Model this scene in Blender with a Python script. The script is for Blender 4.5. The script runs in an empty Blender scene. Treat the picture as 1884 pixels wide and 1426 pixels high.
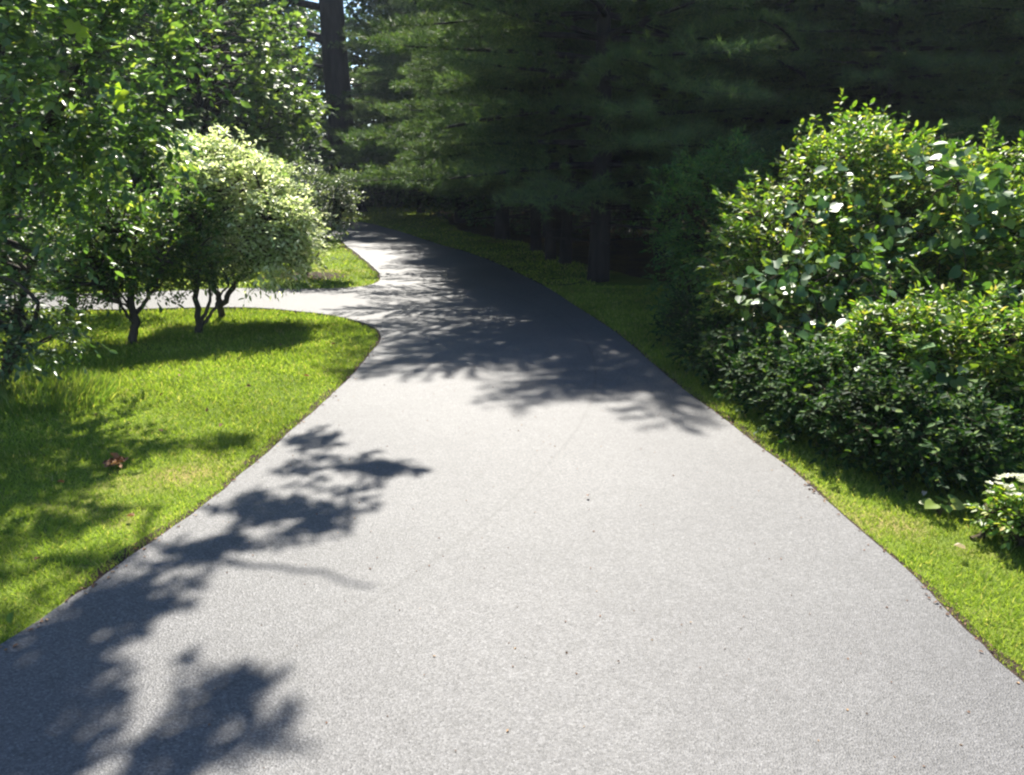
import bpy, math
import numpy as np
from mathutils import Vector

# ------------------------------------------------------------------ camera, sky, sun, exposure
sc = bpy.context.scene
C = sc.collection
H = 2.1                       # eye height, metres
F = 1465.0                    # focal length in photo pixels (photo 1884 x 1426)
PITCH = math.atan(413.0 / F)
cam_d = bpy.data.cameras.new('camera')
cam = bpy.data.objects.new('camera', cam_d); C.objects.link(cam)
cam_d.sensor_width = 36.0; cam_d.lens = 36.0 * F / 1884.0
cam_d.clip_start = 0.05; cam_d.clip_end = 1500.0
cam.location = (0, 0, H)
cam.rotation_euler = (math.pi / 2 - PITCH, 0, 0)
sc.camera = cam

SUN_EL = math.radians(52.0)
SUN_AZ = math.radians(-1.0)   # from +Y towards +X
S = np.array([math.sin(SUN_AZ) * math.cos(SUN_EL), math.cos(SUN_AZ) * math.cos(SUN_EL), math.sin(SUN_EL)])
world = bpy.data.worlds.new('World'); sc.world = world; world.use_nodes = True
wn = world.node_tree.nodes; wl = world.node_tree.links
sky = wn.new('ShaderNodeTexSky'); sky.sky_type = 'NISHITA'; sky.sun_disc = False
sky.sun_elevation = SUN_EL; sky.sun_rotation = SUN_AZ
sky.air_density = 1.0; sky.dust_density = 0.3; sky.ozone_density = 4.0
wl.new(sky.outputs[0], wn['Background'].inputs[0]); wn['Background'].inputs[1].default_value = 0.075
sun_d = bpy.data.lights.new('sun', 'SUN'); sun_d.energy = 5.0; sun_d.angle = math.radians(0.8)
sun_d.color = (1.0, 0.95, 0.85)
sun = bpy.data.objects.new('sun', sun_d); C.objects.link(sun)
sun.rotation_euler = Vector(S).to_track_quat('Z', 'Y').to_euler(); sun.location = (0, 0, 30)
vs = sc.view_settings
sc.display_settings.display_device = 'sRGB'
vs.view_transform = 'Standard'; vs.look = 'None'; vs.gamma = 1.0; vs.use_curve_mapping = False
vs.exposure = 1.75
cy = sc.cycles
cy.pixel_filter_type = 'BLACKMAN_HARRIS'; cy.filter_width = 2.3
cy.max_bounces = 8; cy.diffuse_bounces = 4; cy.transmission_bounces = 5; cy.glossy_bounces = 2
cy.use_denoising = True

R = np.random.default_rng(7)

# ------------------------------------------------------------------ helpers
def at(px, py, d):
    """point of the place seen at photo pixel (px,py) standing d metres ahead"""
    u = (px - 942.0) / F; v = (713.0 - py) / F
    t = d / (math.cos(PITCH) + v * math.sin(PITCH))
    return np.array([u * t, d, H + t * (-math.sin(PITCH) + v * math.cos(PITCH))])
def gd(px, py, z=0.0):
    """ground point at photo pixel"""
    u = (px - 942.0) / F; v = (713.0 - py) / F
    t = (z - H) / (-math.sin(PITCH) + v * math.cos(PITCH))
    return np.array([u * t, t * (math.cos(PITCH) + v * math.sin(PITCH)), z])
def unit(a):
    a = np.asarray(a, float)
    return a / np.maximum(np.linalg.norm(a, axis=-1, keepdims=True), 1e-9)

def mesh_obj(name, verts, loops, starts, totals, mat, parent=None, smooth=False):
    me = bpy.data.meshes.new(name)
    me.vertices.add(len(verts)); me.vertices.foreach_set('co', np.asarray(verts, np.float32).ravel())
    me.loops.add(len(loops)); me.loops.foreach_set('vertex_index', np.asarray(loops, np.int32))
    me.polygons.add(len(starts)); me.polygons.foreach_set('loop_start', np.asarray(starts, np.int32))
    me.update(calc_edges=True)
    if smooth: me.polygons.foreach_set('use_smooth', np.ones(len(starts), bool))
    me.materials.append(mat)
    o = bpy.data.objects.new(name, me); C.objects.link(o)
    if parent is not None: o.parent = parent
    return o

class Geo:
    """collects pieces, each an array of verts and faces of one size"""
    def __init__(s): s.v = []; s.l = []; s.t = []; s.n = 0
    def add(s, verts, faces):                     # verts (n,3), faces (m,k)
        faces = np.asarray(faces, np.int64)
        s.v.append(np.asarray(verts, np.float32)); s.l.append((faces + s.n).ravel())
        s.t.append(np.full(len(faces), faces.shape[1], np.int64)); s.n += len(verts)
    def build(s, name, mat, parent=None, smooth=False, origin=None):
        v = np.concatenate(s.v); l = np.concatenate(s.l); t = np.concatenate(s.t)
        if origin is not None: v = v - np.asarray(origin, np.float32)
        st = np.concatenate([[0], np.cumsum(t)[:-1]])
        return mesh_obj(name, v, l, st, t, mat, parent, smooth)

def tag(o, label=None, cat=None, group=None, kind=None):
    if label: o['label'] = label
    if cat: o['category'] = cat
    if group: o['group'] = group
    if kind: o['kind'] = kind
    return o
def thing(name, loc, label, cat, group=None):
    o = bpy.data.objects.new(name, None); C.objects.link(o); o.location = tuple(float(a) for a in loc)
    o.empty_display_size = 0.3
    return tag(o, label, cat, group)

# leaf shapes: (along, across, up) in leaf lengths; two quads folded on the midrib
def leaf_template(w, fold=0.25, kind='oval'):
    if kind == 'oval':
        v = [(0, 0, 0), (.28, .42*w, fold*.42*w), (.68, .40*w, fold*.4*w), (1, 0, -.10), (.68, -.40*w, fold*.4*w), (.28, -.42*w, fold*.42*w)]
        f = [(0, 3, 2, 1), (0, 5, 4, 3)]
    elif kind == 'tri':
        v = [(0, .5*w, 0), (0, -.5*w, 0), (1, 0, 0)]; f = [(0, 1, 2)]
    elif kind == 'heart':
        v = [(.0, 0, 0), (-.16, .26*w, .03), (.08, .52*w, .06), (.42, .50*w, .05), (.78, .24*w, -.02), (1.02, 0, -.12),
             (.78, -.24*w, -.02), (.42, -.50*w, .05), (.08, -.52*w, .06), (-.16, -.26*w, .03)]
        f = [(0, 5, 4, 3, 2, 1), (0, 9, 8, 7, 6, 5)]
    elif kind == 'lobed':
        v = [(0, 0, 0), (.1, .3*w, 0), (-.02, .52*w, -.04), (.38, .30*w, .04), (.52, .56*w, -.03), (.62, .2*w, .03), (1, 0, -.08),
             (.62, -.2*w, .03), (.52, -.56*w, -.03), (.38, -.30*w, .04), (-.02, -.52*w, -.04), (.1, -.3*w, 0)]
        f = [(0, 6, 5, 4, 3, 2, 1), (0, 11, 10, 9, 8, 7, 6)]
    return np.array(v, float), np.array(f)
def put_leaves(geo, pos, d, nrm, length, tmpl):
    tv, tf = tmpl
    d = unit(d); side = unit(np.cross(nrm, d)); up = np.cross(d, side)
    L = np.asarray(length).reshape(-1, 1, 1)
    v = pos[:, None, :] + L * (tv[None, :, 0:1] * d[:, None] + tv[None, :, 1:2] * side[:, None] + tv[None, :, 2:3] * up[:, None])
    n, k = len(pos), len(tv)
    f = (tf[None] + (np.arange(n) * k)[:, None, None]).reshape(-1, tf.shape[1])
    geo.add(v.reshape(-1, 3), f)

def tube(geo, pts, rad, sides=6, wob=0.0):
    pts = np.asarray(pts, float); n = len(pts); rad = np.broadcast_to(np.asarray(rad, float), (n,))
    tan = unit(np.gradient(pts, axis=0))
    ref = np.array([0, 0, 1.0]) if abs(tan[:, 2]).mean() < .8 else np.array([1.0, 0, 0])
    a = unit(np.cross(tan, ref)); b = np.cross(tan, a)
    th = np.linspace(0, 2*math.pi, sides, endpoint=False)
    rr = rad[:, None] * (1 + wob * R.normal(size=(n, sides)))
    v = pts[:, None] + rr[..., None] * (np.cos(th)[None, :, None] * a[:, None] + np.sin(th)[None, :, None] * b[:, None])
    f = []
    for i in range(n - 1):
        for j in range(sides):
            k = (j + 1) % sides
            f.append((i*sides+j, i*sides+k, (i+1)*sides+k, (i+1)*sides+j))
    geo.add(v.reshape(-1, 3), f)
def bend(p, q, k=0.12, n=6, sag=0.0):
    """a wandering path from p to q"""
    p = np.asarray(p, float); q = np.asarray(q, float); L = np.linalg.norm(q - p)
    t = np.linspace(0, 1, n)[:, None]
    m = R.normal(size=3) * k * L; m2 = R.normal(size=3) * k * .5 * L
    return p + (q - p) * t + np.sin(math.pi * t) * m + np.sin(2*math.pi * t) * m2 + np.array([0, 0, 1.]) * np.sin(math.pi*t) * sag * L

# ------------------------------------------------------------------ materials
def new_mat(name):
    m = bpy.data.materials.new(name); m.use_nodes = True
    nt = m.node_tree; nt.nodes.clear()
    out = nt.nodes.new('ShaderNodeOutputMaterial')
    return m, nt, out
def N(nt, typ, **kw):
    n = nt.nodes.new(typ)
    for k, v in kw.items(): setattr(n, k, v)
    return n
def ramp(nt, fac, stops):
    r = N(nt, 'ShaderNodeValToRGB'); e = r.color_ramp.elements
    while len(e) < len(stops): e.new(0.5)
    for i, (p, c) in enumerate(stops):
        e[i].position = p; e[i].color = (c[0], c[1], c[2], 1)
    nt.links.new(fac, r.inputs[0]); return r
def leaf_mat(name, stops, transl=0.45, tint=(1.25, 1.35, .45), rough=.42, spec=.5, clump=2.0):
    # leaf blades: waxy front, light shining through
    m, nt, out = new_mat(name); L = nt.links
    g = N(nt, 'ShaderNodeNewGeometry'); tc = N(nt, 'ShaderNodeTexCoord')
    r = ramp(nt, g.outputs['Random Per Island'], stops)
    nz = N(nt, 'ShaderNodeTexNoise'); nz.inputs['Scale'].default_value = clump; nz.inputs['Detail'].default_value = 2
    L.new(tc.outputs['Object'], nz.inputs['Vector'])
    hs = N(nt, 'ShaderNodeHueSaturation')
    mr = N(nt, 'ShaderNodeMapRange'); mr.inputs['From Min'].default_value = .3; mr.inputs['From Max'].default_value = .7
    mr.inputs['To Min'].default_value = .7; mr.inputs['To Max'].default_value = 1.3
    L.new(nz.outputs[0], mr.inputs[0]); L.new(mr.outputs[0], hs.inputs['Value']); L.new(r.outputs[0], hs.inputs['Color'])
    p = N(nt, 'ShaderNodeBsdfPrincipled'); p.inputs['Roughness'].default_value = rough
    p.inputs['Specular IOR Level'].default_value = spec
    L.new(hs.outputs[0], p.inputs['Base Color'])
    mx = N(nt, 'ShaderNodeMix', data_type='RGBA', blend_type='MULTIPLY'); mx.inputs[0].default_value = 1
    L.new(hs.outputs[0], mx.inputs[6]); mx.inputs[7].default_value = (*tint, 1)
    t = N(nt, 'ShaderNodeBsdfTranslucent'); L.new(mx.outputs[2], t.inputs[0])
    ms = N(nt, 'ShaderNodeMixShader'); ms.inputs[0].default_value = transl
    L.new(p.outputs[0], ms.inputs[1]); L.new(t.outputs[0], ms.inputs[2]); L.new(ms.outputs[0], out.inputs[0])
    return m
def bark_mat(name, c1, c2, scale=9.0):
    m, nt, out = new_mat(name); L = nt.links
    tc = N(nt, 'ShaderNodeTexCoord'); mp = N(nt, 'ShaderNodeMapping'); mp.inputs['Scale'].default_value = (1, 1, .18)
    nz = N(nt, 'ShaderNodeTexNoise'); nz.inputs['Scale'].default_value = scale; nz.inputs['Detail'].default_value = 6
    L.new(tc.outputs['Object'], mp.inputs[0]); L.new(mp.outputs[0], nz.inputs['Vector'])
    r = ramp(nt, nz.outputs[0], [(.35, c1), (.65, c2)])
    p = N(nt, 'ShaderNodeBsdfPrincipled'); p.inputs['Roughness'].default_value = .9; p.inputs['Specular IOR Level'].default_value = .15
    b = N(nt, 'ShaderNodeBump'); b.inputs['Strength'].default_value = .8; b.inputs['Distance'].default_value = .03
    L.new(nz.outputs[0], b.inputs['Height']); L.new(b.outputs[0], p.inputs['Normal'])
    L.new(r.outputs[0], p.inputs[0]); L.new(p.outputs[0], out.inputs[0]); return m

BARK = bark_mat('bark_grey_brown', (.022, .018, .015), (.07, .058, .047))
BARK_PINE = bark_mat('bark_pine', (.010, .009, .010), (.034, .029, .030), 6)
TWIG = bark_mat('twig', (.03, .024, .014), (.07, .055, .03), 30)
G = lambda r, g, b: (r, g, b)
LF_BIG = leaf_mat('leaf_large', [(0, G(.05, .10, .04)), (.6, G(.095, .17, .06)), (.9, G(.16, .25, .075)), (1, G(.30, .34, .10))], .5, rough=.36, spec=.7)
LF_MID = leaf_mat('leaf_small_tree', [(0, G(.04, .085, .02)), (.55, G(.075, .145, .03)), (.88, G(.13, .20, .04)), (1, G(.28, .27, .07))], .48)
LF_LOW = leaf_mat('leaf_grey_green', [(0, G(.04, .08, .035)), (.6, G(.07, .12, .05)), (1, G(.15, .2, .09))], .35, rough=.32)
LF_PALE = leaf_mat('leaf_variegated', [(0, G(.18, .27, .07)), (.3, G(.40, .48, .20)), (.6, G(.68, .72, .46)), (1, G(.85, .85, .68))], .55, tint=(1.05, 1.1, .7), rough=.38, spec=.8)
LF_GREY = leaf_mat('leaf_silver', [(0, G(.07, .10, .065)), (.6, G(.15, .19, .13)), (1, G(.32, .35, .26))], .35)
LF_MAPLE = leaf_mat('leaf_maple', [(0, G(.06, .11, .035)), (.6, G(.11, .18, .055)), (1, G(.22, .28, .09))], .5)
LF_DARK = leaf_mat('leaf_far_dark', [(0, G(.03, .06, .026)), (.6, G(.055, .10, .038)), (1, G(.09, .15, .045))], .35, clump=.6)
LF_HEDGE = leaf_mat('leaf_ivy_dark', [(0, G(.012, .034, .009)), (.6, G(.024, .060, .014)), (.85, G(.06, .12, .025)), (1, G(.16, .22, .04))], .35, rough=.62, spec=.15)
LF_FRESH = leaf_mat('leaf_fresh', [(0, G(.05, .11, .02)), (.45, G(.10, .19, .03)), (.8, G(.22, .30, .04)), (.95, G(.36, .38, .07)), (1, G(.45, .32, .16))], .5)
YOUNG = leaf_mat('leaf_young', [(0, G(.20, .32, .04)), (1, G(.38, .46, .06))], .55)
LF_FEATH = leaf_mat('leaf_feathery', [(0, G(.04, .11, .028)), (.7, G(.08, .18, .04)), (1, G(.18, .27, .06))], .48)
LF_VINE = leaf_mat('leaf_vine', [(0, G(.045, .10, .035)), (.7, G(.08, .16, .05)), (1, G(.20, .28, .05))], .35, rough=.38, spec=.5)
NEEDLE = leaf_mat('pine_needle', [(0, G(.045, .082, .034)), (.6, G(.078, .128, .048)), (1, G(.15, .19, .07))], .42, tint=(1.2, 1.3, .6), rough=.55, spec=.3, clump=.9)
GRASS = leaf_mat('grass_blade', [(0, G(.115, .18, .026)), (.5, G(.20, .28, .042)), (.9, G(.29, .35, .065)), (1, G(.46, .40, .19))], .5, tint=(1.27, 1.3, .62), rough=.6, spec=.25, clump=.8)
GRASS_TALL = leaf_mat('grass_tall', [(0, G(.08, .14, .03)), (.7, G(.15, .22, .05)), (1, G(.32, .30, .12))], .5, rough=.5)
FLOWER = leaf_mat('petal_cream', [(0, G(.38, .40, .22)), (1, G(.6, .6, .44))], .4, tint=(1, 1, .9))
DEAD = leaf_mat('dead_leaf', [(0, G(.10, .045, .02)), (.6, G(.20, .10, .05)), (1, G(.36, .24, .13))], .25, tint=(1, .9, .7), rough=.8)
PALE_DEAD = leaf_mat('pale_dead_leaf', [(0, G(.5, .40, .28)), (1, G(.62, .5, .38))], .2, tint=(1, .95, .8), rough=.7)

def ground_material(name, kind):
    m, nt, out = new_mat(name); L = nt.links
    tc = N(nt, 'ShaderNodeTexCoord'); P = tc.outputs['Object']
    def noise(s, det=4, rough=.6):
        n = N(nt, 'ShaderNodeTexNoise'); n.inputs['Scale'].default_value = s; n.inputs['Detail'].default_value = det
        n.inputs['Roughness'].default_value = rough; L.new(P, n.inputs['Vector']); return n
    p = N(nt, 'ShaderNodeBsdfPrincipled'); p.inputs['Roughness'].default_value = .9; p.inputs['Specular IOR Level'].default_value = .1
    b = N(nt, 'ShaderNodeBump')
    def mul(c, f):
        x = N(nt, 'ShaderNodeMix', data_type='RGBA', blend_type='MULTIPLY'); x.inputs[0].default_value = 1
        L.new(c, x.inputs[6]); L.new(f, x.inputs[7]); return x.outputs[2]
    if kind == 'lawn':
        big = noise(.7, 3); fine = noise(60, 3)
        r1 = ramp(nt, big.outputs[0], [(.3, (.08, .125, .02)), (.55, (.125, .17, .025)), (.70, (.25, .20, .08))])
        r2 = ramp(nt, fine.outputs[0], [(.3, (.45, .45, .45)), (.7, (1.3, 1.3, 1.2))])
        L.new(mul(r1.outputs[0], r2.outputs[0]), p.inputs[0])
        b.inputs['Strength'].default_value = .9; b.inputs['Distance'].default_value = .02; L.new(fine.outputs[0], b.inputs['Height'])
    elif kind == 'litter':
        a = noise(14, 6); c = noise(1.1, 3)
        r1 = ramp(nt, a.outputs[0], [(.3, (.022, .015, .010)), (.7, (.10, .065, .038))])
        r2 = ramp(nt, c.outputs[0], [(.4, (.8, .9, .7)), (.65, (1.2, 1.5, .7))])
        L.new(mul(r1.outputs[0], r2.outputs[0]), p.inputs[0])
        b.inputs['Strength'].default_value = 1; b.inputs['Distance'].default_value = .03; L.new(a.outputs[0], b.inputs['Height'])
    elif kind == 'soil':
        a = noise(40, 5)
        r1 = ramp(nt, a.outputs[0], [(.3, (.012, .009, .008)), (.7, (.07, .045, .035))])
        L.new(r1.outputs[0], p.inputs[0])
        b.inputs['Strength'].default_value = 1; b.inputs['Distance'].default_value = .02; L.new(a.outputs[0], b.inputs['Height'])
    elif kind == 'asphalt':
        vor = N(nt, 'ShaderNodeTexVoronoi'); vor.inputs['Scale'].default_value = 130; L.new(P, vor.inputs['Vector'])
        fine = noise(105, 3, .7); mid = noise(9, 5); big = noise(.55, 3)
        wn_ = N(nt, 'ShaderNodeSeparateColor'); L.new(vor.outputs['Color'], wn_.inputs[0])
        r1 = ramp(nt, wn_.outputs[0], [(0, (.036, .035, .037)), (.35, (.08, .078, .08)), (.7, (.094, .091, .093)), (1, (.16, .156, .158))])
        r2 = ramp(nt, fine.outputs[0], [(.3, (.68, .68, .68)), (.7, (1.32, 1.32, 1.32))])
        r3 = ramp(nt, mid.outputs[0], [(.3, (.88, .88, .88)), (.7, (1.08, 1.08, 1.08))])
        r4 = ramp(nt, big.outputs[0], [(.32, (.78, .78, .79)), (.68, (1.08, 1.08, 1.07))])
        col = mul(mul(mul(r1.outputs[0], r2.outputs[0]), r3.outputs[0]), r4.outputs[0])
        # faint curved scuffs left by turning tyres: thin rings in the paving's own coordinates
        sx = N(nt, 'ShaderNodeSeparateXYZ'); L.new(P, sx.inputs[0])
        def ring(p0, p1, p2, width, depth):
            ax, ay = p0; bx, by = p1; cx_, cy_ = p2
            dd = 2*(ax*(by-cy_)+bx*(cy_-ay)+cx_*(ay-by))
            ux = ((ax*ax+ay*ay)*(by-cy_)+(bx*bx+by*by)*(cy_-ay)+(cx_*cx_+cy_*cy_)*(ay-by))/dd
            uy = ((ax*ax+ay*ay)*(cx_-bx)+(bx*bx+by*by)*(ax-cx_)+(cx_*cx_+cy_*cy_)*(bx-ax))/dd
            rad = math.hypot(ax-ux, ay-uy)
            vs_ = N(nt, 'ShaderNodeVectorMath', operation='DISTANCE'); cb = N(nt, 'ShaderNodeCombineXYZ')
            L.new(sx.outputs[0], cb.inputs[0]); L.new(sx.outputs[1], cb.inputs[1]); L.new(cb.outputs[0], vs_.inputs[0])
            vs_.inputs[1].default_value = (ux, uy, 0)
            s1 = N(nt, 'ShaderNodeMath', operation='SUBTRACT'); L.new(vs_.outputs['Value'], s1.inputs[0]); s1.inputs[1].default_value = rad
            s2 = N(nt, 'ShaderNodeMath', operation='ABSOLUTE'); L.new(s1.outputs[0], s2.inputs[0])
            mr = N(nt, 'ShaderNodeMapRange'); mr.inputs['From Max'].default_value = width; mr.inputs['To Min'].default_value = depth; mr.inputs['To Max'].default_value = 1
            L.new(s2.outputs[0], mr.inputs[0]); return mr.outputs[0]
        for pts_, w_, dp in [(((1075, 770), (980, 890), (700, 1105)), .024, .70), (((1120, 770), (1190, 850), (1260, 930)), .018, .74)]:
            rr = ring(*[tuple(gd(a, b_)[:2]) for a, b_ in pts_], w_, dp)
            col = mul(col, rr)
        L.new(col, p.inputs[0]); p.inputs['Roughness'].default_value = .62; p.inputs['Specular IOR Level'].default_value = .6
        ad = N(nt, 'ShaderNodeMath', operation='ADD'); L.new(vor.outputs['Distance'], ad.inputs[0]); L.new(fine.outputs[0], ad.inputs[1])
        b.inputs['Strength'].default_value = .55; b.inputs['Distance'].default_value = .004; L.new(ad.outputs[0], b.inputs['Height'])
    L.new(b.outputs[0], p.inputs['Normal']); L.new(p.outputs[0], out.inputs[0]); return m
M_LAWN = ground_material('lawn', 'lawn'); M_LITTER = ground_material('needle_litter', 'litter')
M_SOIL = ground_material('soil', 'soil'); M_ASPH = ground_material('asphalt', 'asphalt')

# ------------------------------------------------------------------ ground, driveway
def sheet(name, poly, z, mat, thick=None):
    import bmesh
    bm = bmesh.new(); vs_ = [bm.verts.new((x, y, z)) for x, y in poly]
    f = bm.faces.new(vs_)
    if f.normal.z < 0: f.normal_flip()
    bm.normal_update()
    if f.normal.z < 0: bmesh.ops.reverse_faces(bm, faces=[f])
    if thick:
        for i in range(len(vs_)):
            a, b = vs_[i], vs_[(i+1) % len(vs_)]
            c = bm.verts.new((b.co.x, b.co.y, z - thick)); d = bm.verts.new((a.co.x, a.co.y, z - thick))
            bm.faces.new((a, b, c, d))
    bmesh.ops.triangulate(bm, faces=[f])
    me = bpy.data.meshes.new(name); bm.to_mesh(me); bm.free(); me.materials.append(mat)
    o = bpy.data.objects.new(name, me); C.objects.link(o); return tag(o, kind='structure')
sheet('ground', [(-260, -60), (260, -60), (260, 400), (-260, 400)], 0, M_LAWN)

def smooth_line(pts, step=.12, jit=.012):
    """Catmull-Rom through the points, then a slightly crumbled edge"""
    P = np.array(pts, float); out = []
    E = np.vstack([2*P[0]-P[1], P, 2*P[-1]-P[-2]])
    for i in range(1, len(E) - 2):
        n = max(2, int(np.linalg.norm(E[i+1]-E[i]) / step))
        for t in np.linspace(0, 1, n, endpoint=False):
            a, b, c, d = E[i-1], E[i], E[i+1], E[i+2]
            out.append(.5*((2*b)+(c-a)*t+(2*a-5*b+4*c-d)*t*t+(3*b-a-3*c+d)*t**3))
    out.append(P[-1]); out = np.array(out)
    n = len(out); w = np.convolve(R.normal(size=n+4), np.ones(5)/5, 'same')[2:-2]
    out += np.stack([w, -w], 1) * jit * 1.5 + R.normal(size=out.shape) * jit * .35
    return out
gp = lambda l: [tuple(gd(a, b)[:2]) for a, b in l]
near_left = gp([(-190, 1300), (0, 1196), (74, 1148), (123, 1112), (167, 1085), (223, 1044), (305, 988), (394, 921), (480, 850), (528, 804),
                (591, 750), (640, 702), (678, 660), (699, 632), (697, 613), (670, 598), (620, 585), (560, 577), (430, 568)])
near_left = [(-2.9, -3.0), (-2.75, .8)] + near_left + [(-6.5, 11.6), (-10, 12.2), (-16, 13.2), (-30, 16)]
island = [(-30, 18), (-16, 15.0), (-10, 13.6), (-7, 13.1)] + gp([(430, 533), (560, 534), (650, 531), (688, 524), (700, 512), (690, 497), (665, 475), (640, 456), (612, 438)]) + \
         [(-6.6, 22.6), (-9.5, 25.3), (-14, 27.5), (-24, 29)]
right = [(-24, 32.5), (-14, 31), (-9.5, 29.4)] + gp([(645, 409), (720, 423), (800, 449), (880, 473), (986, 521), (1055, 563), (1093, 588), (1127, 610), (1170, 645), (1213, 684), (1258, 721), (1306, 757), (1342, 784), (1375, 811), (1416, 840), (1469, 880), (1537, 943), (1598, 997), (1652, 1043), (1706, 1095), (1750, 1143), (1807, 1196), (1883, 1266)]) + [(2.42, 2.0), (2.75, .5), (2.9, -3.0)]
EL, EI, ER = smooth_line(near_left, jit=.008), smooth_line(island), smooth_line(right, jit=.005)
road = np.vstack([EL, EI, ER])
sheet('driveway', [tuple(p) for p in road], .026, M_ASPH, .03)
def grow(poly, k):
    t = np.roll(poly, -1, 0) - np.roll(poly, 1, 0); t = unit(t)
    return poly + np.stack([-t[:, 1], t[:, 0]], 1) * k
area = .5*np.sum(road[:, 0]*np.roll(road[:, 1], -1) - np.roll(road[:, 0], -1)*road[:, 1])
# dark strip beside the paving: crumbled soil, plus the edge's shadow line as colour
verge_l = []
def strip(name, line, w, z, mat, side):
    t = unit(np.gradient(line, axis=0)); nn = np.stack([-t[:, 1], t[:, 0]], 1) * side
    a = line - nn*.02; wv = w*(1+.45*np.convolve(R.normal(size=len(line)+8), np.ones(9)/3, 'same')[4:-4])
    b = line + nn*np.clip(wv, .01, .3)[:, None]
    n = len(line); v = np.zeros((2*n, 3)); v[0::2, :2] = a; v[1::2, :2] = b; v[:, 2] = z
    g = Geo(); g.add(v, [(2*i, 2*i+1, 2*i+3, 2*i+2) for i in range(n-1)])
    return tag(g.build(name, mat), kind='structure')
sgn = 1 if area < 0 else -1
strip('soil_shade_edge', EL, .075, .005, M_SOIL, sgn); strip('soil_shade_edge', EI, .075, .005, M_SOIL, sgn); strip('soil_shade_edge', ER, .09, .005, M_SOIL, sgn)
# needle-covered ground beneath the pines
ff = smooth_line([(9, 3), (5.2, 5.5), (4.2, 7.5), (3.6, 11), (3.2, 13.2), (2.3, 15.4), (1.3, 18), (.2, 22), (-1.5, 26), (-3, 34), (-4, 44), (-7, 48), (-9, 52), (20, 60), (45, 30), (30, 2)], .4, .12)
sheet('forest_floor', [tuple(p) for p in ff], .008, M_LITTER)
ff2 = smooth_line([(-40, 20), (-14, 19), (-9.5, 19), (-9, 21), (-10.5, 23.8), (-14, 26), (-40, 28)], .4, .1)
sheet('woodland_floor', [tuple(p) for p in ff2], .008, M_LITTER)

road_wide = grow(road, -.03 if area > 0 else .03)
def inside(poly, x, y):
    res = np.zeros(len(x), bool); n = len(poly); j = n - 1
    for i in range(n):
        xi, yi = poly[i]; xj, yj = poly[j]
        if yi != yj:
            c = ((yi > y) != (yj > y)) & (x < (xj-xi)*(y-yi)/(yj-yi)+xi); res ^= c
        j = i
    return res

# ------------------------------------------------------------------ grass
def grass(name, box, n, label, test, hmul=1.0, spread=1.0):
    x0, x1, y0, y1 = box
    x = R.uniform(x0, x1, n); y = R.uniform(y0, y1, n)
    d = np.hypot(x, y)
    keep = R.random(n) < np.clip((3.2 / np.maximum(d, .5))**1.35, 0, 1)
    keep &= (np.abs(x) < y*.78 + 1.2)
    x, y, d = x[keep], y[keep], d[keep]
    k = ~inside(road_wide, x, y) & test(x, y); x, y, d = x[k], y[k], d[k]
    m = len(x)
    pos = np.stack([x, y, np.zeros(m)], 1)
    dirs = np.stack([R.normal(size=m)*.55*spread, R.normal(size=m)*.55*spread, np.ones(m)], 1)
    patch = .75 + .5*np.sin(x*2.1+np.sin(y*1.7)*1.4)*np.sin(y*2.6+x*.8)
    h = (.022+.022*R.random(m)) * (.8+.35*patch) * hmul * np.clip(d/5, 1, 2.2)**.5
    w = .15 * np.clip(d/5, .9, 3)
    nrm = unit(np.stack([R.normal(size=m), R.normal(size=m), R.normal(size=m)*.2], 1))
    g = Geo(); d_ = unit(dirs); side = unit(np.cross(nrm, d_))
    hw = (h*w*.5)[:, None]
    v = np.stack([pos - side*hw, pos + side*hw, pos + d_*h[:, None] + np.array([0, 0, -.15])*h[:, None]*R.random((m, 1))], 1)
    g.add(v.reshape(-1, 3), np.arange(3*m).reshape(-1, 3))
    return tag(g.build(name, GRASS), label, 'grass', kind='stuff')
grass('grass', (-9.5, 0, 1.5, 12.5), 1100000, 'sunlit mown lawn grass left of the driveway below the small trees', lambda x, y: (x < -.5) & (y < 12.4 + .1*0))
grass('grass', (0, 5.5, 1.5, 14), 800000, 'strip of mown grass between driveway and right hand shrubs', lambda x, y: (x > 0) & (x < 6))
grass('grass', (-9, 1.5, 12, 40), 900000, 'shaded grass of the island and far verge beyond the side drive', lambda x, y: ~inside(ff, x, y))

# ------------------------------------------------------------------ plants
def clusters_from(blobs, n, minsep=.0, shell=.55):
    """blobs: list of (centre, (rx,ry,rz)); returns centres spread in their outer parts"""
    vol = np.array([b[1][0]*b[1][1]*b[1][2] for b in blobs])**.75; vol /= vol.sum()
    out = []; tries = 0
    while len(out) < n and tries < n*40:
        tries += 1
        b = blobs[R.choice(len(blobs), p=vol)]
        u = unit(R.normal(size=3)); r = shell + (1-shell)*R.random()**.7
        p = b[0] + u*r*np.array(b[1])
        if p[2] < .12: continue
        if minsep and out and np.min(np.linalg.norm(np.array(out)-p, axis=1)) < minsep: continue
        out.append(p)
    return np.array(out)

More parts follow.
